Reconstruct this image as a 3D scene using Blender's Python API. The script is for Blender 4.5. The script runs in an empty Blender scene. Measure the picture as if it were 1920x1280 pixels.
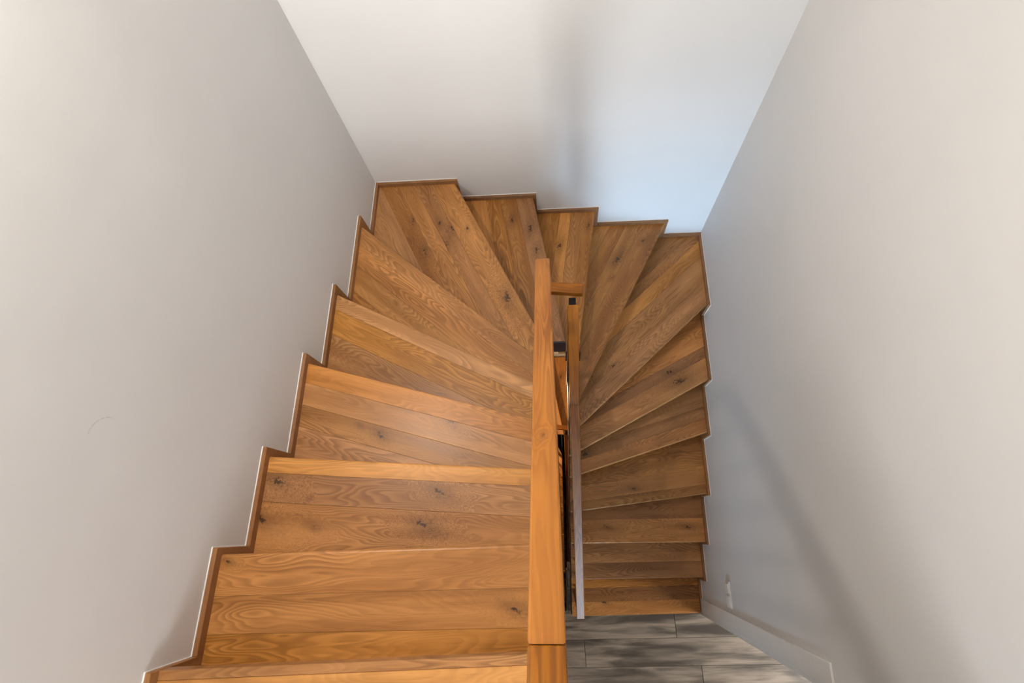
import bpy, bmesh, math, random
from mathutils import Vector, Matrix, Euler

random.seed(7)
scene = bpy.context.scene
C = scene.collection

# ------------------------------------------------------------------ camera
cam_d = bpy.data.cameras.new('camera')
cam_d.sensor_width = 36.0
cam_d.lens = 963.449 / 1920 * 36.0
cam_d.clip_start = 0.02
cam = bpy.data.objects.new('camera', cam_d)
cam.location = (1.0971, -1.9934, 4.5579)
cam.rotation_euler = Euler((0.3501, 0.0912, 0.0101), 'XYZ')
C.objects.link(cam)
scene.camera = cam

# ------------------------------------------------------------------ view / world / lights
scene.view_settings.view_transform = 'Standard'
scene.view_settings.look = 'None'
scene.view_settings.gamma = 1.0
scene.view_settings.use_curve_mapping = False
scene.view_settings.exposure = 0.0
world = bpy.data.worlds.new('world')
scene.world = world
world.use_nodes = True
world.node_tree.nodes['Background'].inputs[0].default_value = (0.75, 0.85, 1.0, 1)
world.node_tree.nodes['Background'].inputs[1].default_value = 0.6


CEIL_Z = 5.5
W_ROOM = 4.1


def area_light(name, loc, aim, sx, sy, power, color):
    d = bpy.data.lights.new(name, 'AREA')
    d.shape = 'RECTANGLE'
    d.size, d.size_y = sx, sy
    d.energy = power
    d.color = color
    o = bpy.data.objects.new(name, d)
    o.location = loc
    o.rotation_euler = (Vector(aim) - Vector(loc)).to_track_quat('-Z', 'Y').to_euler()
    C.objects.link(o)
    return o


def point_light(name, loc, power, radius, color):
    d = bpy.data.lights.new(name, 'POINT')
    d.energy = power
    d.shadow_soft_size = radius
    d.color = color
    o = bpy.data.objects.new(name, d)
    o.location = loc
    C.objects.link(o)
    return o


# daylight entering the hall windows (upper storey and ground floor), stairwell wall lamp
area_light('daylight_upper_window', (0.82, -5.35, 4.5), (1.0, 0, 3.3), 0.6, 1.4, 28, (0.95, 0.98, 1.0)).data.spread = math.radians(75)
area_light('daylight_ground_window', (1.15, -5.3, 1.2), (1.7, 0, 1.35), 0.7, 1.3, 9.5, (0.5, 0.74, 1.0)).data.spread = math.radians(30)
area_light('side_room_fill', (W_ROOM, -3.2, 1.35), (1.6, -3.0, 0.3), 1.3, 1.4, 110, (1.0, 0.97, 0.93))  # added fill that brightens the ground floor; the side room has no window
point_light('stair_wall_lamp', (0.105, -1.25, 4.64), 72, 0.045, (1.0, 0.93, 0.845))
point_light('basement_lamp', (0.6, -0.75, -0.25), 45, 0.06, (1.0, 0.72, 0.42))

# ------------------------------------------------------------------ measurements (metres)
W = 2.126                 # clear width between the side walls
H = 0.18                  # riser
S = 0.03                  # skirting height above a tread
T = 0.017                 # skirting thickness
TH = 0.04                 # tread thickness
OV = 0.03                 # nosing overhang
XL, XR, YW = 1.045, 1.16, -0.99   # narrow well between the flights
CEIL = 5.5
YF = -5.5                 # front end of the hall
STOREY = 17 * H


def zk(k):
    return (17 - k) * H


NOS = {0: ((0.130, -2.351), (1.004, -2.293)), 1: ((0.018, -2.080), (0.995, -2.037)),
       2: ((0.015, -1.750), (0.991, -1.795)), 3: ((0.011, -1.326), (0.986, -1.582)),
       4: ((0.015, -0.915), (0.981, -1.375)), 5: ((0.008, -0.405), (0.972, -1.183)),
       6: ((0.498, -0.023), (0.969, -0.949)), 7: ((0.963, -0.029), (1.141, -0.985)),
       8: ((1.357, -0.025), (1.227, -0.966)), 9: ((1.834, -0.037), (1.227, -1.230)),
       10: ((2.096, -0.560), (1.233, -1.364)), 11: ((2.108, -1.027), (1.236, -1.497)),
       12: ((2.112, -1.354), (1.241, -1.635)), 13: ((2.118, -1.750), (1.245, -1.869)),
       14: ((2.125, -2.069), (1.249, -2.089)), 15: ((2.122, -2.311), (1.252, -2.340)),
       16: ((2.127, -2.567), (1.258, -2.607))}
YL = [-2.358, -2.059, -1.718, -1.291, -0.873, -0.359]          # skirting steps, left wall
XB = [0.508, 0.979, 1.383, 1.864]                              # back wall
YR = [-0.568, -1.038, -1.381, -1.763, -2.085, -2.335]          # right wall
PLANKS = {1: [.12, .225], 2: [.058, .16], 3: [.085, .178, .266], 4: [.07, .19], 5: [.085, .19, .31],
          6: [.14, .228, .318, .416], 7: [.11, .21, .30], 8: [.07, .153, .225], 9: [.14, .233, .33],
          10: [.125, .27, .36, .43], 11: [.138, .21], 12: [.09, .173], 13: [.064, .17], 14: [.163],
          15: [.11], 16: [.095, .19]}


# ------------------------------------------------------------------ materials
def new_mat(name):
    m = bpy.data.materials.new(name)
    m.use_nodes = True
    nt = m.node_tree
    b = nt.nodes['Principled BSDF']
    return m, nt, b


def N(nt, typ, **kw):
    n = nt.nodes.new(typ)
    for k, v in kw.items():
        setattr(n, k, v)
    return n


def math_n(nt, op, a, b=None, clamp=False):
    n = nt.nodes.new('ShaderNodeMath')
    n.operation = op
    n.use_clamp = clamp
    for i, v in enumerate((a, b)):
        if v is None:
            continue
        if hasattr(v, 'is_output'):
            nt.links.new(v, n.inputs[i])
        else:
            n.inputs[i].default_value = v
    return n.outputs[0]


def mix_rgb(nt, fac, a, b, blend='MIX'):
    n = nt.nodes.new('ShaderNodeMix')
    n.data_type = 'RGBA'
    n.blend_type = blend
    for sock, v in ((n.inputs[0], fac), (n.inputs[6], a), (n.inputs[7], b)):
        if hasattr(v, 'is_output'):
            nt.links.new(v, sock)
        else:
            sock.default_value = v if not isinstance(v, tuple) else (*v, 1)[:4]
    return n.outputs[2]


def smooth(nt, v, lo, hi, a=0.0, b=1.0):
    n = nt.nodes.new('ShaderNodeMapRange')
    n.interpolation_type = 'SMOOTHSTEP'
    nt.links.new(v, n.inputs[0])
    for i, x in zip((1, 2, 3, 4), (lo, hi, a, b)):
        n.inputs[i].default_value = x
    return n.outputs[0]


def wood_mat(name, light, mid, dark, rough=0.38, rings=15.0, stretch=1.5, across=9.0, ring_amt=0.55, knots=True,
             pore=0.22, tone_amt=0.48, spec=0.32):
    m, nt, bs = new_mat(name)
    L = nt.links.new
    tc = N(nt, 'ShaderNodeTexCoord')
    seed = N(nt, 'ShaderNodeAttribute', attribute_type='OBJECT', attribute_name='seed').outputs['Fac']
    tone = N(nt, 'ShaderNodeAttribute', attribute_type='OBJECT', attribute_name='tone').outputs['Fac']
    off = N(nt, 'ShaderNodeCombineXYZ')
    L(math_n(nt, 'MULTIPLY', seed, 13.7), off.inputs[0])
    L(math_n(nt, 'MULTIPLY', seed, 7.3), off.inputs[1])
    L(math_n(nt, 'MULTIPLY', seed, 29.1), off.inputs[2])
    add = N(nt, 'ShaderNodeVectorMath', operation='ADD')
    L(tc.outputs['Object'], add.inputs[0])
    L(off.outputs[0], add.inputs[1])
    # knots (positions given per plank as object properties)
    kf = None
    pull = None
    if knots:
        for kn in ('knot_a', 'knot_b', 'knot_c'):
            at = N(nt, 'ShaderNodeAttribute', attribute_type='OBJECT', attribute_name=kn)
            sep = N(nt, 'ShaderNodeSeparateXYZ')
            L(at.outputs['Vector'], sep.inputs[0])
            sp = N(nt, 'ShaderNodeSeparateXYZ')
            L(tc.outputs['Object'], sp.inputs[0])
            wob = N(nt, 'ShaderNodeTexNoise')
            wob.inputs['Scale'].default_value = 75
            wob.inputs['Detail'].default_value = 3.0
            L(add.outputs[0], wob.inputs['Vector'])
            dx = math_n(nt, 'MULTIPLY', math_n(nt, 'SUBTRACT', sp.outputs[0], sep.outputs[0]), 0.5)
            dy = math_n(nt, 'SUBTRACT', sp.outputs[1], sep.outputs[1])
            dy = math_n(nt, 'ADD', dy, math_n(nt, 'MULTIPLY', dx, 0.5))
            d = math_n(nt, 'SQRT', math_n(nt, 'ADD', math_n(nt, 'MULTIPLY', dx, dx), math_n(nt, 'MULTIPLY', dy, dy)))
            rad = math_n(nt, 'MAXIMUM', sep.outputs[2], 0.0001)
            q = math_n(nt, 'DIVIDE', d, rad)
            q = math_n(nt, 'ADD', q, math_n(nt, 'MULTIPLY', math_n(nt, 'SUBTRACT', wob.outputs[0], 0.5), 3.2))
            core = smooth(nt, q, 0.15, 0.85, 1.0, 0.0)
            halo = smooth(nt, q, 0.3, 3.6, 0.34, 0.0)
            on = math_n(nt, 'GREATER_THAN', sep.outputs[2], 0.0005)
            c = math_n(nt, 'MULTIPLY', math_n(nt, 'MAXIMUM', core, halo), on)
            pl = math_n(nt, 'MULTIPLY', smooth(nt, q, 0.0, 6.0, 1.0, 0.0), on)
            kf = c if kf is None else math_n(nt, 'MAXIMUM', kf, c)
            pull = pl if pull is None else math_n(nt, 'MAXIMUM', pull, pl)
    # cathedral rings = contour lines of a stretched noise field
    mp = N(nt, 'ShaderNodeMapping')
    mp.inputs['Scale'].default_value = (stretch, across, 1.0)
    L(add.outputs[0], mp.inputs[0])
    n1 = N(nt, 'ShaderNodeTexNoise')
    n1.inputs['Scale'].default_value = 1.0
    n1.inputs['Detail'].default_value = 2.2
    n1.inputs['Roughness'].default_value = 0.42
    n1.inputs['Distortion'].default_value = 0.25
    L(mp.outputs[0], n1.inputs['Vector'])
    field = n1.outputs[0]
    if pull is not None:
        field = math_n(nt, 'ADD', field, math_n(nt, 'MULTIPLY', pull, 0.22))
    ph = math_n(nt, 'MULTIPLY', field, rings * 2.0)
    fr = math_n(nt, 'FRACT', ph)
    ring = math_n(nt, 'MULTIPLY', smooth(nt, fr, 0.0, 0.75), smooth(nt, fr, 0.8, 1.0, 1.0, 0.0))
    # region where rings are strong
    mp3 = N(nt, 'ShaderNodeMapping')
    mp3.inputs['Scale'].default_value = (1.8, 6.0, 1.0)
    mp3.inputs['Location'].default_value = (3.1, 8.2, 1.0)
    L(add.outputs[0], mp3.inputs[0])
    n3 = N(nt, 'ShaderNodeTexNoise')
    n3.inputs['Scale'].default_value = 1.0
    n3.inputs['Detail'].default_value = 1.5
    L(mp3.outputs[0], n3.inputs['Vector'])
    reg = smooth(nt, n3.outputs[0], 0.36, 0.62, 0.3, 1.0)
    # fine pores
    mp2 = N(nt, 'ShaderNodeMapping')
    mp2.inputs['Scale'].default_value = (9.0, 190.0, 4.0)
    L(add.outputs[0], mp2.inputs[0])
    n2 = N(nt, 'ShaderNodeTexNoise')
    n2.inputs['Scale'].default_value = 1.0
    n2.inputs['Detail'].default_value = 3.0
    n2.inputs['Roughness'].default_value = 0.6
    L(mp2.outputs[0], n2.inputs['Vector'])
    mp4 = N(nt, 'ShaderNodeMapping')
    mp4.inputs['Scale'].default_value = (1.6, 16.0, 1.0)
    mp4.inputs['Location'].default_value = (9.0, 1.0, 4.0)
    L(add.outputs[0], mp4.inputs[0])
    n4 = N(nt, 'ShaderNodeTexNoise')
    n4.inputs['Scale'].default_value = 1.0
    n4.inputs['Detail'].default_value = 4.0
    L(mp4.outputs[0], n4.inputs['Vector'])
    base = mix_rgb(nt, smooth(nt, n4.outputs[0], 0.34, 0.66), mid, light)
    col = mix_rgb(nt, math_n(nt, 'MULTIPLY', math_n(nt, 'MULTIPLY', ring, reg), ring_amt), base, dark)
    col = mix_rgb(nt, smooth(nt, n2.outputs[0], 0.5, 0.72, 0.0, pore), col, dark)
    # tone of the individual board
    tn = math_n(nt, 'ADD', 1.0, math_n(nt, 'MULTIPLY', math_n(nt, 'SUBTRACT', tone, 0.5), tone_amt * 2))
    hsv = N(nt, 'ShaderNodeHueSaturation')
    L(col, hsv.inputs['Color'])
    L(tn, hsv.inputs['Value'])
    L(math_n(nt, 'ADD', 0.93, math_n(nt, 'MULTIPLY', math_n(nt, 'FRACT', math_n(nt, 'MULTIPLY', seed, 3.7)), 0.12)), hsv.inputs['Saturation'])
    L(math_n(nt, 'ADD', 0.4965, math_n(nt, 'MULTIPLY', math_n(nt, 'FRACT', math_n(nt, 'MULTIPLY', seed, 5.3)), 0.006)), hsv.inputs['Hue'])
    col = hsv.outputs[0]
    if kf is not None:
        col = mix_rgb(nt, math_n(nt, 'MULTIPLY', kf, 0.9), col, (0.028, 0.014, 0.007))
    L(col, bs.inputs['Base Color'])
    rg = math_n(nt, 'ADD', rough, math_n(nt, 'MULTIPLY', math_n(nt, 'SUBTRACT', n4.outputs[0], 0.5), 0.15))
    L(rg, bs.inputs['Roughness'])
    bs.inputs['Specular IOR Level'].default_value = spec
    bmp = N(nt, 'ShaderNodeBump')
    bmp.inputs['Strength'].default_value = 0.12
    bmp.inputs['Distance'].default_value = 0.001
    L(n2.outputs[0], bmp.inputs['Height'])
    L(bmp.outputs[0], bs.inputs['Normal'])
    return m


def plain_mat(name, col, rough=0.5, metal=0.0, spec=0.5):
    m, nt, bs = new_mat(name)
    n = N(nt, 'ShaderNodeTexNoise')
    n.inputs['Scale'].default_value = 22.0
    n.inputs['Detail'].default_value = 3.0
    tc = N(nt, 'ShaderNodeTexCoord')
    nt.links.new(tc.outputs['Object'], n.inputs['Vector'])
    c = mix_rgb(nt, n.outputs[0], tuple(x * 0.93 for x in col), tuple(min(1, x * 1.05) for x in col))
    nt.links.new(c, bs.inputs['Base Color'])
    bs.inputs['Roughness'].default_value = rough
    bs.inputs['Metallic'].default_value = metal
    bs.inputs['Specular IOR Level'].default_value = spec
    return m


def wall_mat(name, col, scuff=None):
    m, nt, bs = new_mat(name)
    L = nt.links.new
    tc = N(nt, 'ShaderNodeTexCoord')
    n = N(nt, 'ShaderNodeTexNoise')
    n.inputs['Scale'].default_value = 1.7
    n.inputs['Detail'].default_value = 4.0
    L(tc.outputs['Object'], n.inputs['Vector'])
    c = mix_rgb(nt, smooth(nt, n.outputs[0], 0.3, 0.7), tuple(x * 0.975 for x in col), tuple(min(1, x * 1.015) for x in col))
    if scuff:                                # short curved scuff mark in the paint: (y, z, radius)
        sp = N(nt, 'ShaderNodeSeparateXYZ')
        L(tc.outputs['Object'], sp.inputs[0])
        dy = math_n(nt, 'SUBTRACT', sp.outputs[1], scuff[0])
        dz = math_n(nt, 'SUBTRACT', sp.outputs[2], scuff[1])
        d = math_n(nt, 'SQRT', math_n(nt, 'ADD', math_n(nt, 'MULTIPLY', dy, dy), math_n(nt, 'MULTIPLY', dz, dz)))
        d = math_n(nt, 'ABSOLUTE', math_n(nt, 'SUBTRACT', d, scuff[2]))
        line = smooth(nt, d, 0.0006, 0.0026, 1.0, 0.0)
        sn = N(nt, 'ShaderNodeTexNoise')
        sn.inputs['Scale'].default_value = 120.0
        L(tc.outputs['Object'], sn.inputs['Vector'])
        line = math_n(nt, 'MULTIPLY', line, smooth(nt, sn.outputs[0], 0.3, 0.6))
        line = math_n(nt, 'MULTIPLY', line, smooth(nt, dy, -0.004, 0.012))
        line = math_n(nt, 'MULTIPLY', line, smooth(nt, dz, -0.012, 0.01))
        c = mix_rgb(nt, math_n(nt, 'MULTIPLY', line, 0.38), c, (0.3, 0.3, 0.31))
    L(c, bs.inputs['Base Color'])
    bs.inputs['Roughness'].default_value = 0.55
    bs.inputs['Specular IOR Level'].default_value = 0.3
    f = N(nt, 'ShaderNodeTexNoise')
    f.inputs['Scale'].default_value = 140.0
    f.inputs['Detail'].default_value = 2.0
    L(tc.outputs['Object'], f.inputs['Vector'])
    g = N(nt, 'ShaderNodeTexNoise')
    g.inputs['Scale'].default_value = 3.0
    L(tc.outputs['Object'], g.inputs['Vector'])
    hgt = math_n(nt, 'ADD', math_n(nt, 'MULTIPLY', f.outputs[0], 0.04), math_n(nt, 'MULTIPLY', g.outputs[0], 1.0))
    b = N(nt, 'ShaderNodeBump')
    b.inputs['Strength'].default_value = 0.25
    b.inputs['Distance'].default_value = 0.012
    L(hgt, b.inputs['Height'])
    L(b.outputs[0], bs.inputs['Normal'])
    return m


def grey_plank_mat():
    m, nt, bs = new_mat('grey_vinyl_plank')
    L = nt.links.new
    tc = N(nt, 'ShaderNodeTexCoord')
    seed = N(nt, 'ShaderNodeAttribute', attribute_type='OBJECT', attribute_name='seed').outputs['Fac']
    off = N(nt, 'ShaderNodeCombineXYZ')
    L(math_n(nt, 'MULTIPLY', seed, 11.3), off.inputs[0])
    L(math_n(nt, 'MULTIPLY', seed, 5.9), off.inputs[1])
    add = N(nt, 'ShaderNodeVectorMath', operation='ADD')
    L(tc.outputs['Object'], add.inputs[0])
    L(off.outputs[0], add.inputs[1])

    def noise(sc, det, rough=0.5, dist=0.0):
        mp = N(nt, 'ShaderNodeMapping')
        mp.inputs['Scale'].default_value = sc
        L(add.outputs[0], mp.inputs[0])
        n = N(nt, 'ShaderNodeTexNoise')
        n.inputs['Scale'].default_value = 1.0
        n.inputs['Detail'].default_value = det
        n.inputs['Roughness'].default_value = rough
        n.inputs['Distortion'].default_value = dist
        L(mp.outputs[0], n.inputs['Vector'])
        return n.outputs[0]
    a = noise((1.7, 12.0, 1), 4.0, 0.5, 0.6)
    b = noise((4.0, 60.0, 1), 3.0)
    c = mix_rgb(nt, smooth(nt, a, 0.33, 0.66), (0.07, 0.055, 0.042), (0.33, 0.27, 0.212))
    c = mix_rgb(nt, smooth(nt, b, 0.45, 0.7, 0.0, 0.35), c, (0.05, 0.042, 0.035))
    L(c, bs.inputs['Base Color'])
    bs.inputs['Roughness'].default_value = 0.42
    return m


M_OAK = wood_mat('oak_tread', (0.53, 0.242, 0.07), (0.37, 0.158, 0.041), (0.15, 0.055, 0.012))
M_RAIL = wood_mat('oiled_handrail', (0.35, 0.133, 0.022), (0.24, 0.081, 0.011), (0.11, 0.031, 0.004), rough=0.5, spec=0.22, rings=6,
                  stretch=1.6, across=24.0, ring_amt=0.6, knots=True, pore=0.14)
M_SKIRT = wood_mat('oak_skirting', (0.33, 0.165, 0.07), (0.27, 0.128, 0.05), (0.15, 0.062, 0.022), knots=False, ring_amt=0.3,
                   rough=0.5)
M_FLOOR = grey_plank_mat()
M_WALL = wall_mat('painted_plaster', (0.675, 0.667, 0.655))
M_WALL_LEFT = wall_mat('painted_plaster_scuffed', (0.675, 0.667, 0.655), (-1.80, 3.40, 0.053))
M_CEIL = wall_mat('ceiling_paint', (0.8, 0.79, 0.77))
M_WHITE = plain_mat('white_gloss_trim', (0.78, 0.76, 0.73), 0.35)
M_PLASTIC = plain_mat('white_plastic', (0.80, 0.78, 0.74), 0.3)
M_CAULK = plain_mat('white_caulk', (0.85, 0.83, 0.8), 0.6)
M_STEEL = plain_mat('black_powder_coat', (0.018, 0.019, 0.021), 0.32, 0.3)
M_SLAB = plain_mat('screed', (0.12, 0.11, 0.10), 0.9)


# ------------------------------------------------------------------ mesh helpers
def link(name, me, parent=None, loc=None, rot=0.0):
    o = bpy.data.objects.new(name, me)
    C.objects.link(o)
    if parent:
        o.parent = parent
    if loc is not None:
        o.location = loc
    if rot:
        o.rotation_euler = (0, 0, rot)
    return o


def empty(name, loc=(0, 0, 0), parent=None):
    o = bpy.data.objects.new(name, None)
    o.empty_display_size = 0.1
    C.objects.link(o)
    o.location = loc
    if parent:
        o.parent = parent
    return o


def tag(o, label=None, cat=None, group=None, kind=None):
    if label:
        o['label'] = label
    if cat:
        o['category'] = cat
    if group:
        o['group'] = group
    if kind:
        o['kind'] = kind
    return o


def wood_props(o, tone=None, seed=None):
    o['tone'] = random.uniform(0.2, 0.8) if tone is None else tone
    o['seed'] = random.uniform(0, 10) if seed is None else seed
    for k in ('knot_a', 'knot_b', 'knot_c'):
        o[k] = (0.0, 0.0, 0.0)


def prism_bm(poly, z0, z1, bm=None):
    """vertical prism over a CCW polygon in xy"""
    bm = bm or bmesh.new()
    lo = [bm.verts.new((x, y, z0)) for x, y in poly]
    hi = [bm.verts.new((x, y, z1)) for x, y in poly]
    n = len(poly)
    bm.faces.new(hi)
    bm.faces.new(lo[::-1])
    for i in range(n):
        j = (i + 1) % n
        bm.faces.new((lo[i], lo[j], hi[j], hi[i]))
    return bm


def box_bm(a, b, bm=None):
    bm = bm or bmesh.new()
    return prism_bm([(a[0], a[1]), (b[0], a[1]), (b[0], b[1]), (a[0], b[1])], a[2], b[2], bm)


def done(bm, name, mat, bevel=0.0, seg=1, sel=None):
    bmesh.ops.recalc_face_normals(bm, faces=bm.faces)
    if bevel:
        edges = [e for e in bm.edges if sel is None or sel(e)]
        bmesh.ops.bevel(bm, geom=edges, offset=bevel, segments=seg, profile=0.5, affect='EDGES', clamp_overlap=True)
    me = bpy.data.meshes.new(name)
    bm.to_mesh(me)
    bm.free()
    me.materials.append(mat)
    return me


def clip(poly, p, n):
    """keep the side of the line through p where (q-p).n >= 0"""
    out = []
    for i in range(len(poly)):
        a, b = poly[i], poly[(i + 1) % len(poly)]
        da = (a[0] - p[0]) * n[0] + (a[1] - p[1]) * n[1]
        db = (b[0] - p[0]) * n[0] + (b[1] - p[1]) * n[1]
        if da >= 0:
            out.append(a)
        if (da >= 0) != (db >= 0):
            t = da / (da - db)
            out.append((a[0] + (b[0] - a[0]) * t, a[1] + (b[1] - a[1]) * t))
    return out


def nosing(k):
    """point on the nosing line, direction along it (towards the well), normal pointing uphill (into the tread)"""
    a, b = Vector(NOS[k][0]), Vector(NOS[k][1])
    d = (b - a).normalized()
    n = Vector((-d.y, d.x))
    if k > 0:
        up = Vector(NOS[k - 1][0]) + Vector(NOS[k - 1][1]) - a - b
    else:
        up = Vector((0, -1))
    if n.dot(up) < 0:
        n = -n
    return a, d, n


def footprint(k, xl=XL):
    if k <= 6:
        return [(T, -2.75), (xl, -2.75), (xl, -T), (T, -T)]
    if k <= 8:
        return [(T, YW), (W - T, YW), (W - T, -T), (T, -T)]
    return [(XR, -2.75), (W - T, -2.75), (W - T, -T), (XR, -T)]


def tread_poly(k, xl=XL):
    poly = footprint(k, xl)
    a, d, n = nosing(k)
    poly = clip(poly, a, n)
    a2, d2, n2 = nosing(k - 1)
    p2 = a2 + n2 * (OV + 0.012)
    poly = clip(poly, p2, -n2)
    return poly


# ------------------------------------------------------------------ room shell
def wall_obj(name, boxes, mat=M_WALL):
    bm = bmesh.new()
    for a, b in boxes:
        box_bm(a, b, bm)
    o = link(name, done(bm, name, mat))
    return tag(o, kind='structure')


ZB = -STOREY
D0, D1, DZ = -2.565, -3.45, 2.072           # door opening in the right wall
wall_obj('wall_left', [((-0.15, YF, ZB), (0, 0.15, CEIL))], M_WALL_LEFT)
wall_obj('wall_back', [((-0.15, 0, ZB), (W + 0.15, 0.15, CEIL))])
wall_obj('wall_right', [((W, D0, ZB), (W + 0.13, 0.15, CEIL)), ((W, D1, DZ), (W + 0.13, D0, CEIL)),
                        ((W, YF, ZB), (W + 0.13, D1, CEIL)), ((W, D1, ZB), (W + 0.13, D0, -0.02))])
# front wall of the hall with one window on each storey
wall_obj('wall_front', [((-0.15, YF - 0.15, ZB), (W + 2.2, YF, 0.5)), ((-0.15, YF - 0.15, 2.2), (W + 2.2, YF, 3.65)),
                        ((-0.15, YF - 0.15, 5.25), (W + 2.2, YF, CEIL)),
                        ((-0.15, YF - 0.15, 0.5), (0.7, YF, 2.2)), ((1.7, YF - 0.15, 0.5), (W + 2.2, YF, 2.2)),
                        ((-0.15, YF - 0.15, 3.65), (0.4, YF, 5.25)), ((1.5, YF - 0.15, 3.65), (W + 2.2, YF, 5.25))])
wall_obj('wall_room', [((W + 2.05, YF, ZB), (W + 2.2, -1.2, CEIL)), ((W + 0.13, -1.2, ZB), (W + 2.2, -1.05, CEIL))])
wall_obj('ceiling', [((-0.15, YF - 0.15, CEIL), (W + 2.2, 0.15, CEIL + 0.15))], M_CEIL)

def window(n, x0, x1, z0, z1, place):
    bm = bmesh.new()
    f = 0.055
    for a, b in (((x0, z0), (x0 + f, z1)), ((x1 - f, z0), (x1, z1)), ((x0 + f, z0), (x1 - f, z0 + f)), ((x0 + f, z1 - f), (x1 - f, z1)),
                 (((x0 + x1) / 2 - 0.025, z0 + f), ((x0 + x1) / 2 + 0.025, z1 - f))):
        box_bm((a[0], -0.1, a[1]), (b[0], -0.04, b[1]), bm)
    o = tag(link('window_%d' % n, done(bm, 'window_frame', M_WHITE)), kind='structure')
    if place == 'front':
        o.location = (0, YF, 0)
    else:
        o.rotation_euler = (0, 0, -math.pi / 2)


window(1, 0.4, 1.5, 3.65, 5.25, 'front')
window(2, 0.7, 1.7, 0.5, 2.2, 'front')

# ------------------------------------------------------------------ ground floor with planks
bm = bmesh.new()
box_bm((0.0, YF, -0.24), (W, -2.60, -0.004), bm)
box_bm((1.12, -2.60, -0.24), (W, -2.30, -0.004), bm)
box_bm((W, YF, -0.24), (W + 2.1, -1.2, -0.004), bm)
floor = tag(link('floor', done(bm, 'floor', M_SLAB)), kind='structure')
ang = math.radians(2.5)
PW, PL = 0.186, 1.5
ends = {0: 1.945, 1: 1.25, 2: 2.115, 3: 1.55, 4: 0.9}
row_top = -2.614      # at x = 1.12
for r in range(-2, 13):
    sh = ends.get(r, random.uniform(0.8, 2.0))
    for c in range(-2, 3):
        x0 = sh + c * PL
        if x0 > W + 1.0 or x0 + PL < 0.0:
            continue
        xa, xb = max(x0, 0.005), min(x0 + PL, W + 1.5)
        if r < 0:
            xa = max(xa, 1.13)
        if r >= 0 and r < 1 and False:
            continue
        if xb - xa < 0.05:
            continue
        g = 0.0011
        me = done(box_bm((xa - x0 + g, -PW + g, -0.004), (xb - x0 - g, -g, 0.0)), 'floor_plank', M_FLOOR, 0.0012)
        o = link('plank', me, floor)
        yy = row_top - r * PW + (x0 - 1.12) * math.tan(ang)
        o.location = (x0, yy, 0)
        o.rotation_euler = (0, 0, ang)
        o['seed'] = random.uniform(0, 20)

# ------------------------------------------------------------------ skirting boards stepping down the walls
def skirt(name, side, pieces, label=None):
    """pieces: list of (u0, u1, ztop, zbot) along the wall; side gives the wall plane"""
    bmr = bmesh.new()
    root = None
    for i, (u0, u1, zt, zb) in enumerate(pieces):
        if side == 'left':
            a, b = (0.0005, min(u0, u1), zb), (T, max(u0, u1), zt)
            ca, cb = (0.0, min(u0, u1) - 0.002, zt - 0.004), (0.0032, max(u0, u1) + 0.002, zt + 0.0026)
        elif side == 'back':
            a, b = (min(u0, u1), -T, zb), (max(u0, u1), -0.0005, zt)
            ca, cb = (min(u0, u1) - 0.002, -0.0032, zt - 0.004), (max(u0, u1) + 0.002, 0.0, zt + 0.0026)
        else:
            a, b = (W - T, min(u0, u1), zb), (W - 0.0005, max(u0, u1), zt)
            ca, cb = (W - 0.0032, min(u0, u1) - 0.002, zt - 0.004), (W, max(u0, u1) + 0.002, zt + 0.0026)
        ln = max(b[0] - a[0], b[1] - a[1])
        me = box_bm((0, -T / 2, 0), (ln, T / 2, b[2] - a[2]))
        me = done(me, 'skirting_board', M_SKIRT, 0.0015)
        o = link('board' if root else name, me)
        if side == 'back':
            o.location = (a[0], -T / 2 - 0.0003, a[2])
        else:
            o.location = ((a[0] + b[0]) / 2, a[1], a[2])
            o.rotation_euler = (0, 0, math.pi / 2)
        wood_props(o, random.uniform(0.35, 0.65))
        if root is None:
            root = o
            tag(o, kind='structure')
            if label:
                o['label'] = label
            inv = None
        else:
            o.parent = root
            bpy.context.view_layer.update()
            o.matrix_parent_inverse = root.matrix_world.inverted()
        box_bm(ca, cb, bmr)
        # vertical bead at the end of the step
        vb, vt = max(zt - H - 0.004, 0.01), zt
        uu = u1
        if side == 'left':
            box_bm((0, uu - 0.001, vb), (0.003, uu + 0.0022, vt), bmr)
        elif side == 'back':
            box_bm((uu - 0.001, -0.003, vb), (uu + 0.0022, 0, vt), bmr)
        else:
            box_bm((W - 0.003, uu - 0.0022, vb), (W, uu + 0.001, vt), bmr)
    bead = link('caulk_bead', done(bmr, 'caulk_bead', M_CAULK), root)
    bpy.context.view_layer.update()
    bead.matrix_parent_inverse = root.matrix_world.inverted()
    return root


left = [(YL[0] - 0.5, YL[0], zk(0) + S, zk(1) + S)]
for k in range(1, 6):
    left.append((YL[k - 1], YL[k], zk(k) + S, zk(k + 1) + S))
left.append((YL[5], -0.0005, zk(6) + S, zk(7) + S))
skirt('baseboard_left', 'left', [(u, v, zt, zb - 0.2) for u, v, zt, zb in left])
back = [(T + 0.0005, XB[0], zk(6) + S, zk(7) + S)]
for i in range(1, 4):
    back.append((XB[i - 1], XB[i], zk(6 + i) + S, zk(7 + i) + S))
back.append((XB[3], W - 0.0005, zk(10) + S, zk(11) + S))
skirt('baseboard_back', 'back', [(u, v, zt, zb - 0.2) for u, v, zt, zb in back])
right = [(-T - 0.0005, YR[0], zk(10) + S, zk(11) + S)]
for i in range(1, 6):
    right.append((YR[i - 1], YR[i], zk(10 + i) + S, zk(11 + i) + S))
right.append((YR[5], -2.467, zk(16) + S, 0.002))
skirt('baseboard_right', 'right', [(u, v, zt, max(zb - 0.2, 0.002)) for u, v, zt, zb in right])

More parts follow.
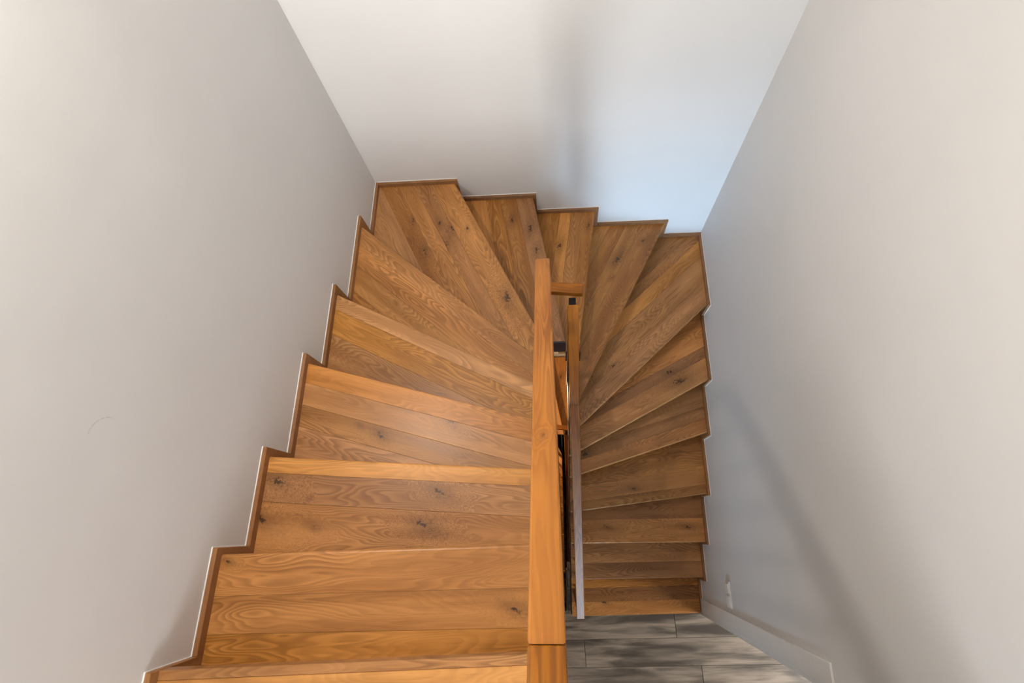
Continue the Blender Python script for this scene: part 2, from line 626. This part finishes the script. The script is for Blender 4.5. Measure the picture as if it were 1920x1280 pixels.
# door casing at the foot of the stairs
CW = 0.092
bm = box_bm((W - 0.010, D0 + 0.004, 0.0), (W, D0 + CW + 0.004, DZ + CW - 0.004))
cas = tag(link('trim_1', done(bm, 'casing', M_WHITE, 0.002)), kind='structure')
bm = box_bm((W - 0.010, D1 - CW, DZ - 0.006), (W, D0 + 0.003, DZ + CW - 0.004))
link('head_casing', done(bm, 'head_casing', M_WHITE, 0.002), cas)
bm = box_bm((W - 0.010, D1 - CW, 0.0), (W, D1, DZ - 0.007))
link('jamb_casing', done(bm, 'jamb_casing', M_WHITE, 0.002), cas)
bm = box_bm((W, D0 - 0.02, 0.0), (W + 0.13, D0, DZ))
link('jamb_lining', done(bm, 'jamb_lining', M_WHITE), cas)

# ------------------------------------------------------------------ staircase
KNOTS = {}   # filled below: (tread, along-from-wall, from-nosing, radius)


def staircase(label, dz, XL=XL):
    root = tag(empty('staircase', (1.09, -1.3, dz)), label, 'staircase', 'flights of the oak stairs')
    base = Vector((1.09, -1.3, 0))

    def put(o, loc, rot=0.0):
        o.parent = root
        o.location = Vector(loc) - base
        o.rotation_euler = (0, 0, rot)

    for k in range(1, 17):
        poly = tread_poly(k, XL)
        a, d, n = nosing(k)
        # local frame: x along the nosing, y uphill
        flip = d.x * n.y - d.y * n.x          # handedness
        ang = math.atan2(d.y, d.x)
        if flip < 0:
            ang += math.pi
        ux, uy = Vector((math.cos(ang), math.sin(ang))), Vector((-math.sin(ang), math.cos(ang)))
        loc = [((Vector(p) - a).dot(ux), (Vector(p) - a).dot(uy)) for p in poly]
        sgn = 1 if flip > 0 else -1
        cuts = [0.0] + PLANKS[k] + [9.0]
        # core board of the tread; the face planks lie on it
        core = clip(loc, (0, 0.001), (0, 1))
        if sum(core[i][0] * core[(i + 1) % len(core)][1] - core[(i + 1) % len(core)][0] * core[i][1] for i in range(len(core))) < 0:
            core = core[::-1]
        tread = bpy.data.objects.new('tread', done(prism_bm(core, -TH, -0.0145), 'tread', M_OAK))
        C.objects.link(tread)
        put(tread, (a.x, a.y, zk(k)), ang)
        wood_props(tread, 0.5)
        for j in range(len(cuts) - 1):
            pp = clip(loc, (0, cuts[j] + (0.0003 if j else 0)), (0, 1))
            pp = clip(pp, (0, cuts[j + 1] - 0.0003), (0, -1))
            if len(pp) < 3:
                continue
            ar = 0.5 * sum(pp[i][0] * pp[(i + 1) % len(pp)][1] - pp[(i + 1) % len(pp)][0] * pp[i][1] for i in range(len(pp)))
            if abs(ar) < 1e-4:
                continue
            if ar < 0:
                pp = pp[::-1]
            bm = prism_bm(pp, -0.014, 0.0)
            if j == 0:
                me = done(bm, 'plank', M_OAK, 0.008, 3, lambda e: all(abs(v.co.y) < 1e-5 and abs(v.co.z) < 1e-5 for v in e.verts))
            else:
                me = done(bm, 'plank', M_OAK, 0.0005, 1, lambda e: all(abs(v.co.z) < 1e-5 for v in e.verts))
            o = bpy.data.objects.new('plank', me)
            C.objects.link(o)
            o.parent = tread
            wood_props(o, TONES.get((k, j)))
            kn = [q for q in KNOTS.get(k, []) if cuts[j] <= q[1] < cuts[j + 1]][:3]
            for nm, q in zip(('knot_a', 'knot_b', 'knot_c'), kn):
                o[nm] = (sgn * q[0], q[1], q[2] * (1.45 if k < 6 else 1.9))
    # risers
    for k in range(0, 17):
        a, d, n = nosing(k)
        fp = footprint(k, XL) if k else [(T, -2.75), (XL, -2.75), (XL, -T), (T, -T)]
        ps = clip(clip(fp, a + n * OV, n), a + n * (OV + 0.012), -n)
        bm = prism_bm(ps, (zk(k + 1) if k < 16 else 0.0), zk(k) - TH)
        o = bpy.data.objects.new('riser', done(bm, 'riser', M_SKIRT))
        C.objects.link(o)
        put(o, (0, 0, 0))
        wood_props(o)
    # black steel stringers round the well
    def line_at_x(k, x):
        (x0, y0), (x1, y1) = NOS[k]
        return y0 + (y1 - y0) * (x - x0) / (x1 - x0)
    bm = bmesh.new()
    ys = [line_at_x(k, XL) for k in range(0, 7)]
    for k in range(1, 7):
        box_bm((XL, ys[k - 1] - OV, zk(k) - 0.24), (XL + 0.008, ys[k] - 0.012, zk(k) - 0.012), bm)
    box_bm((XL, ys[6] - OV, zk(7) - 0.24), (XL + 0.008, YW, zk(7) - 0.004), bm)
    o = bpy.data.objects.new('stringer', done(bm, 'stringer', M_STEEL))
    C.objects.link(o)
    put(o, (0, 0, 0))
    bm = bmesh.new()
    box_bm((XL, YW - 0.008, zk(7) - 0.16), (1.141, YW, zk(7) - 0.003), bm)
    box_bm((1.141, YW - 0.008, zk(8) - 0.16), (1.232, YW, zk(8) - 0.003), bm)
    o = bpy.data.objects.new('stringer', done(bm, 'stringer', M_STEEL))
    C.objects.link(o)
    put(o, (0, 0, 0))
    bm = bmesh.new()
    ys = {k: line_at_x(k, XR) for k in range(9, 17)}
    prev = YW
    for k in range(9, 17):
        box_bm((XR - 0.008, ys[k] + 0.012, max(zk(k) - 0.24, 0.0)), (XR, prev, zk(k) - 0.012), bm)
        prev = ys[k] + OV
    o = bpy.data.objects.new('stringer', done(bm, 'stringer', M_STEEL))
    C.objects.link(o)
    put(o, (0, 0, 0))
    return root


TONES = {(2, 0): 0.85, (2, 1): 0.42, (2, 2): 0.5, (1, 0): 0.6, (1, 1): 0.5, (1, 2): 0.55, (3, 0): 0.6, (3, 1): 0.62, (3, 2): 0.38,
         (3, 3): 0.55, (4, 0): 0.7, (4, 1): 0.5, (4, 2): 0.4, (5, 0): 0.55, (5, 1): 0.62, (5, 2): 0.45, (5, 3): 0.35,
         (6, 0): 0.66, (6, 1): 0.4, (6, 2): 0.6, (6, 3): 0.35, (6, 4): 0.55}
KNOTS.update({1: [(0.93, .175, .008), (0.02, .02, .004)], 2: [(0.05, .085, .010), (.66, .095, .009), (.62, .21, .011), (.03, .225, .012), (.22, .235, .006)],
              3: [(.69, .09, .006), (.43, .215, .009), (.33, .20, .004)], 5: [(.5, .22, .004)],
              6: [(.27, .15, .009), (.32, .07, .004), (.83, .06, .011), (.33, .35, .008), (.20, .20, .006), (.35, .22, .006), (.1, .33, .005)],
              7: [(.2, .06, .010), (.36, .05, .008), (.12, .16, .007), (.75, .09, .009)], 8: [(.27, .20, .009), (.10, .03, .006)],
              9: [(.36, .18, .013), (.16, .08, .006), (.5, .15, .006)], 10: [(.95, .18, .014), (.32, .42, .008), (.75, .13, .008)],
              11: [(.17, .08, .015), (.2, .17, .008)], 12: [(.85, .12, .010)], 13: [(.5, .1, .006)], 14: [(.13, .1, .009), (.7, .11, .006)],
              16: [(.72, .09, .006), (.2, .11, .005)]})

staircase('oak winder staircase with knotty plank treads, curling around a narrow well', 0.0)
staircase('lower flight of oak steps glimpsed far below through the gap between the handrails', -STOREY, 1.112)

# upper landing floor
a, d, n = nosing(0)
land = tag(empty('landing', (0, 0, zk(0))), kind='structure')
poly = [(T, YF), (XL + 0.02, YF), (XL + 0.02, -2.0), (T, -2.0)]
ux, uy = d, n
ang0 = math.atan2(d.y, d.x)
if d.x * n.y - d.y * n.x < 0:
    ang0 += math.pi
ex, ey = Vector((math.cos(ang0), math.sin(ang0))), Vector((-math.sin(ang0), math.cos(ang0)))
cuts = [0.0, 0.024, 0.16, 0.30, 0.44, 0.58, 0.72]
for j in range(len(cuts) - 1):
    q = [((Vector(p) - a).dot(ex), (Vector(p) - a).dot(ey)) for p in poly]
    q = clip(clip(q, (0, cuts[j] + 0.0003), (0, 1)), (0, cuts[j + 1] - 0.0003), (0, -1))
    o = link('plank', done(prism_bm(q, -0.04, 0.0), 'plank', M_OAK, 0.0015), land, (a.x, a.y, 0), ang0)
    wood_props(o, 0.35 if j == 0 else 0.62)
bm = bmesh.new()
box_bm((0.002, YF, zk(0) - 0.28), (W, -3.05, zk(0) - 0.002), bm)
box_bm((0.002, -3.05, zk(0) - 0.28), (XL + 0.02, -2.42, zk(0) - 0.041), bm)
box_bm((XL + 0.02, -3.05, zk(0) - 0.28), (W, -2.62, zk(0) - 0.002), bm)
o = link('slab', done(bm, 'slab', M_CEIL), land, (0, 0, -zk(0)))

# basement floor
bm = box_bm((0, YF, ZB - 0.1), (W, 0, ZB))
tag(link('floor_basement', done(bm, 'floor_basement', M_FLOOR)), kind='structure')


# ------------------------------------------------------------------ balustrade
def rail_mesh(name, p0, p1, w, hgt, mat, pitch_ends=True):
    """square-section rail between two points of its top centre line; local x runs along it"""
    v = Vector(p1) - Vector(p0)
    ln = v.length
    ax = v.normalized()
    ay = Vector((0, 0, 1)).cross(ax).normalized()
    az = ax.cross(ay)
    bm = box_bm((0, -w / 2, -hgt), (ln, w / 2, 0))
    for q in bm.verts:                      # plumb-cut ends
        q.co.x += q.co.z * ax.z / az.z
    me = done(bm, name, mat, min(0.0035, hgt * 0.2), 2)
    o = bpy.data.objects.new(name, me)
    C.objects.link(o)
    mtx = Matrix((ax, ay, az)).transposed().to_4x4()
    mtx.translation = Vector(p0)
    return o, mtx


def balustrade(label, dz):
    base = Vector((1.10, -1.7, 0))
    root = tag(empty('balustrade', (base.x, base.y, dz)), label, 'balustrade', 'handrails along the well')
    inv = Matrix.Translation(-base)

    def add_rail(name, p0, p1, w, hgt, tone, lab=None):
        o, m = rail_mesh(name, p0, p1, w, hgt, M_RAIL)
        o.parent = root
        o.matrix_local = inv @ m
        wood_props(o, tone)
        if lab:
            o['label'] = lab
        return o
    w = 0.045
    # upper rail: falls away from the landing
    A = Vector((1.0545, -1.196, 3.130))
    B = Vector((1.0765, -2.119, 3.880))
    Dn = Vector((1.0832, -2.40, 4.1083))
    r1 = add_rail('handrail', A, B, w, 0.05, 0.62)
    r1['knot_a'] = (0.83, -0.003, 0.0035)
    add_rail('handrail', B + (Dn - B).normalized() * 0.0006, Dn, w, 0.05, 0.42)
    if dz == 0:
        add_rail('handrail', Dn + Vector((0, -0.001, 0)), Vector((1.085, -5.0, 4.1083)), w, 0.05, 0.5)
    # lower rail
    E_ = Vector((1.161, -1.143, 2.650))
    F = Vector((1.1665, -1.461, 2.250))
    G = Vector((1.1915, -2.469, 1.270))
    add_rail('handrail', E_, F, w, 0.05, 0.6)
    add_rail('handrail', F + (G - F).normalized() * 0.0006, G, w, 0.05, 0.5)
    # level piece that joins the two
    add_rail('turn_rail', Vector((1.02, -1.063, 2.668)), Vector((1.203, -1.083, 2.672)), 0.044, 0.035, 0.3)

    def post(name, x, y, z0, z1, half):
        me = done(box_bm((-half, -half, 0), (half, half, z1 - z0)), name, M_STEEL, 0.001)
        o = bpy.data.objects.new(name, me)
        C.objects.link(o)
        o.parent = root
        o.location = Vector((x, y, z0)) - base
        return o
    post('newel_post', 1.160, -1.104, zk(9) - 0.15, 2.60, 0.0145)
    post('newel_post', 1.058, -1.215, zk(6) - 0.1, 3.06, 0.0145)
    post('newel_post', 1.189, -2.44, zk(16), 1.245, 0.0145)

    def tread_z(k0, k1, x, y):
        for k in range(k0, k1 + 1):
            (x0, y0), (x1, y1) = NOS[k]
            yn = y0 + (y1 - y0) * (x - x0) / (x1 - x0)
            if k <= 6 and y <= yn:
                return zk(k)
            if k > 8 and y >= yn:
                return zk(k)
        return zk(k1)
    y = -1.22
    while y > -2.40:
        t = (y - F.y) / (G.y - F.y)
        if t < 0:
            t2 = (y - E_.y) / (F.y - E_.y)
            P = E_.lerp(F, t2)
        else:
            P = F.lerp(G, t)
        z0 = tread_z(9, 16, P.x, y)
        post('baluster', max(P.x, XR + 0.012), y, z0, P.z - 0.055, 0.006)
        y -= 0.098
    y = -1.33
    while y > -2.30:
        t = (y - A.y) / (B.y - A.y)
        P = A.lerp(B, t)
        z0 = tread_z(1, 6, XL, y) - 0.14
        post('baluster', XL + 0.0145, y, z0, P.z - 0.055, 0.006)
        y -= 0.11
    # flat bar under each handrail
    for p0, p1 in ((A, B), (E_, F), (F, G)):
        o, m = rail_mesh('steel_flat', p0 + Vector((0, 0, -0.066)), p1 + Vector((0, 0, -0.066)), 0.03, 0.006, M_STEEL)
        o.parent = root
        o.matrix_local = inv @ m
    return root


balustrade('oiled wood handrails on black steel posts running beside the stairwell gap', 0.0)
balustrade('pale handrail of the lower storey, thin sliver down in the gap', -STOREY)

# ------------------------------------------------------------------ light switch beside the casing
sw = tag(empty('light_switch', (W, -2.366, 0.905)), 'white double light switch low on the right wall beside the white door casing', 'light switch')


def sub(name, a, b, mat, parent, bev=0.001):
    o = link(name, done(box_bm(a, b), name, mat, bev, 2), parent)
    return o


sub('frame', (-0.009, -0.076, -0.041), (0.0, 0.076, 0.041), M_PLASTIC, sw, 0.002)
for s in (-1, 1):
    rk = sub('rocker', (-0.0145, s * 0.036 - 0.027, -0.027), (-0.0085, s * 0.036 + 0.027, 0.027), M_PLASTIC, sw, 0.0015)

# wall lamp above the picture: back plate, arm and socket, bare bulb below it
lamp = tag(empty('wall_lamp', (0.0, -1.25, 4.74)), 'black bracket wall lamp high on the left wall above the stairs', 'lamp')
sub('backplate', (0.0, -0.05, -0.05), (0.012, 0.05, 0.05), M_STEEL, lamp, 0.002)
sub('arm', (0.012, -0.007, -0.007), (0.14, 0.007, 0.007), M_STEEL, lamp, 0.001)
sub('socket', (0.105, -0.02, -0.045), (0.145, 0.02, -0.0075), M_STEEL, lamp, 0.004)
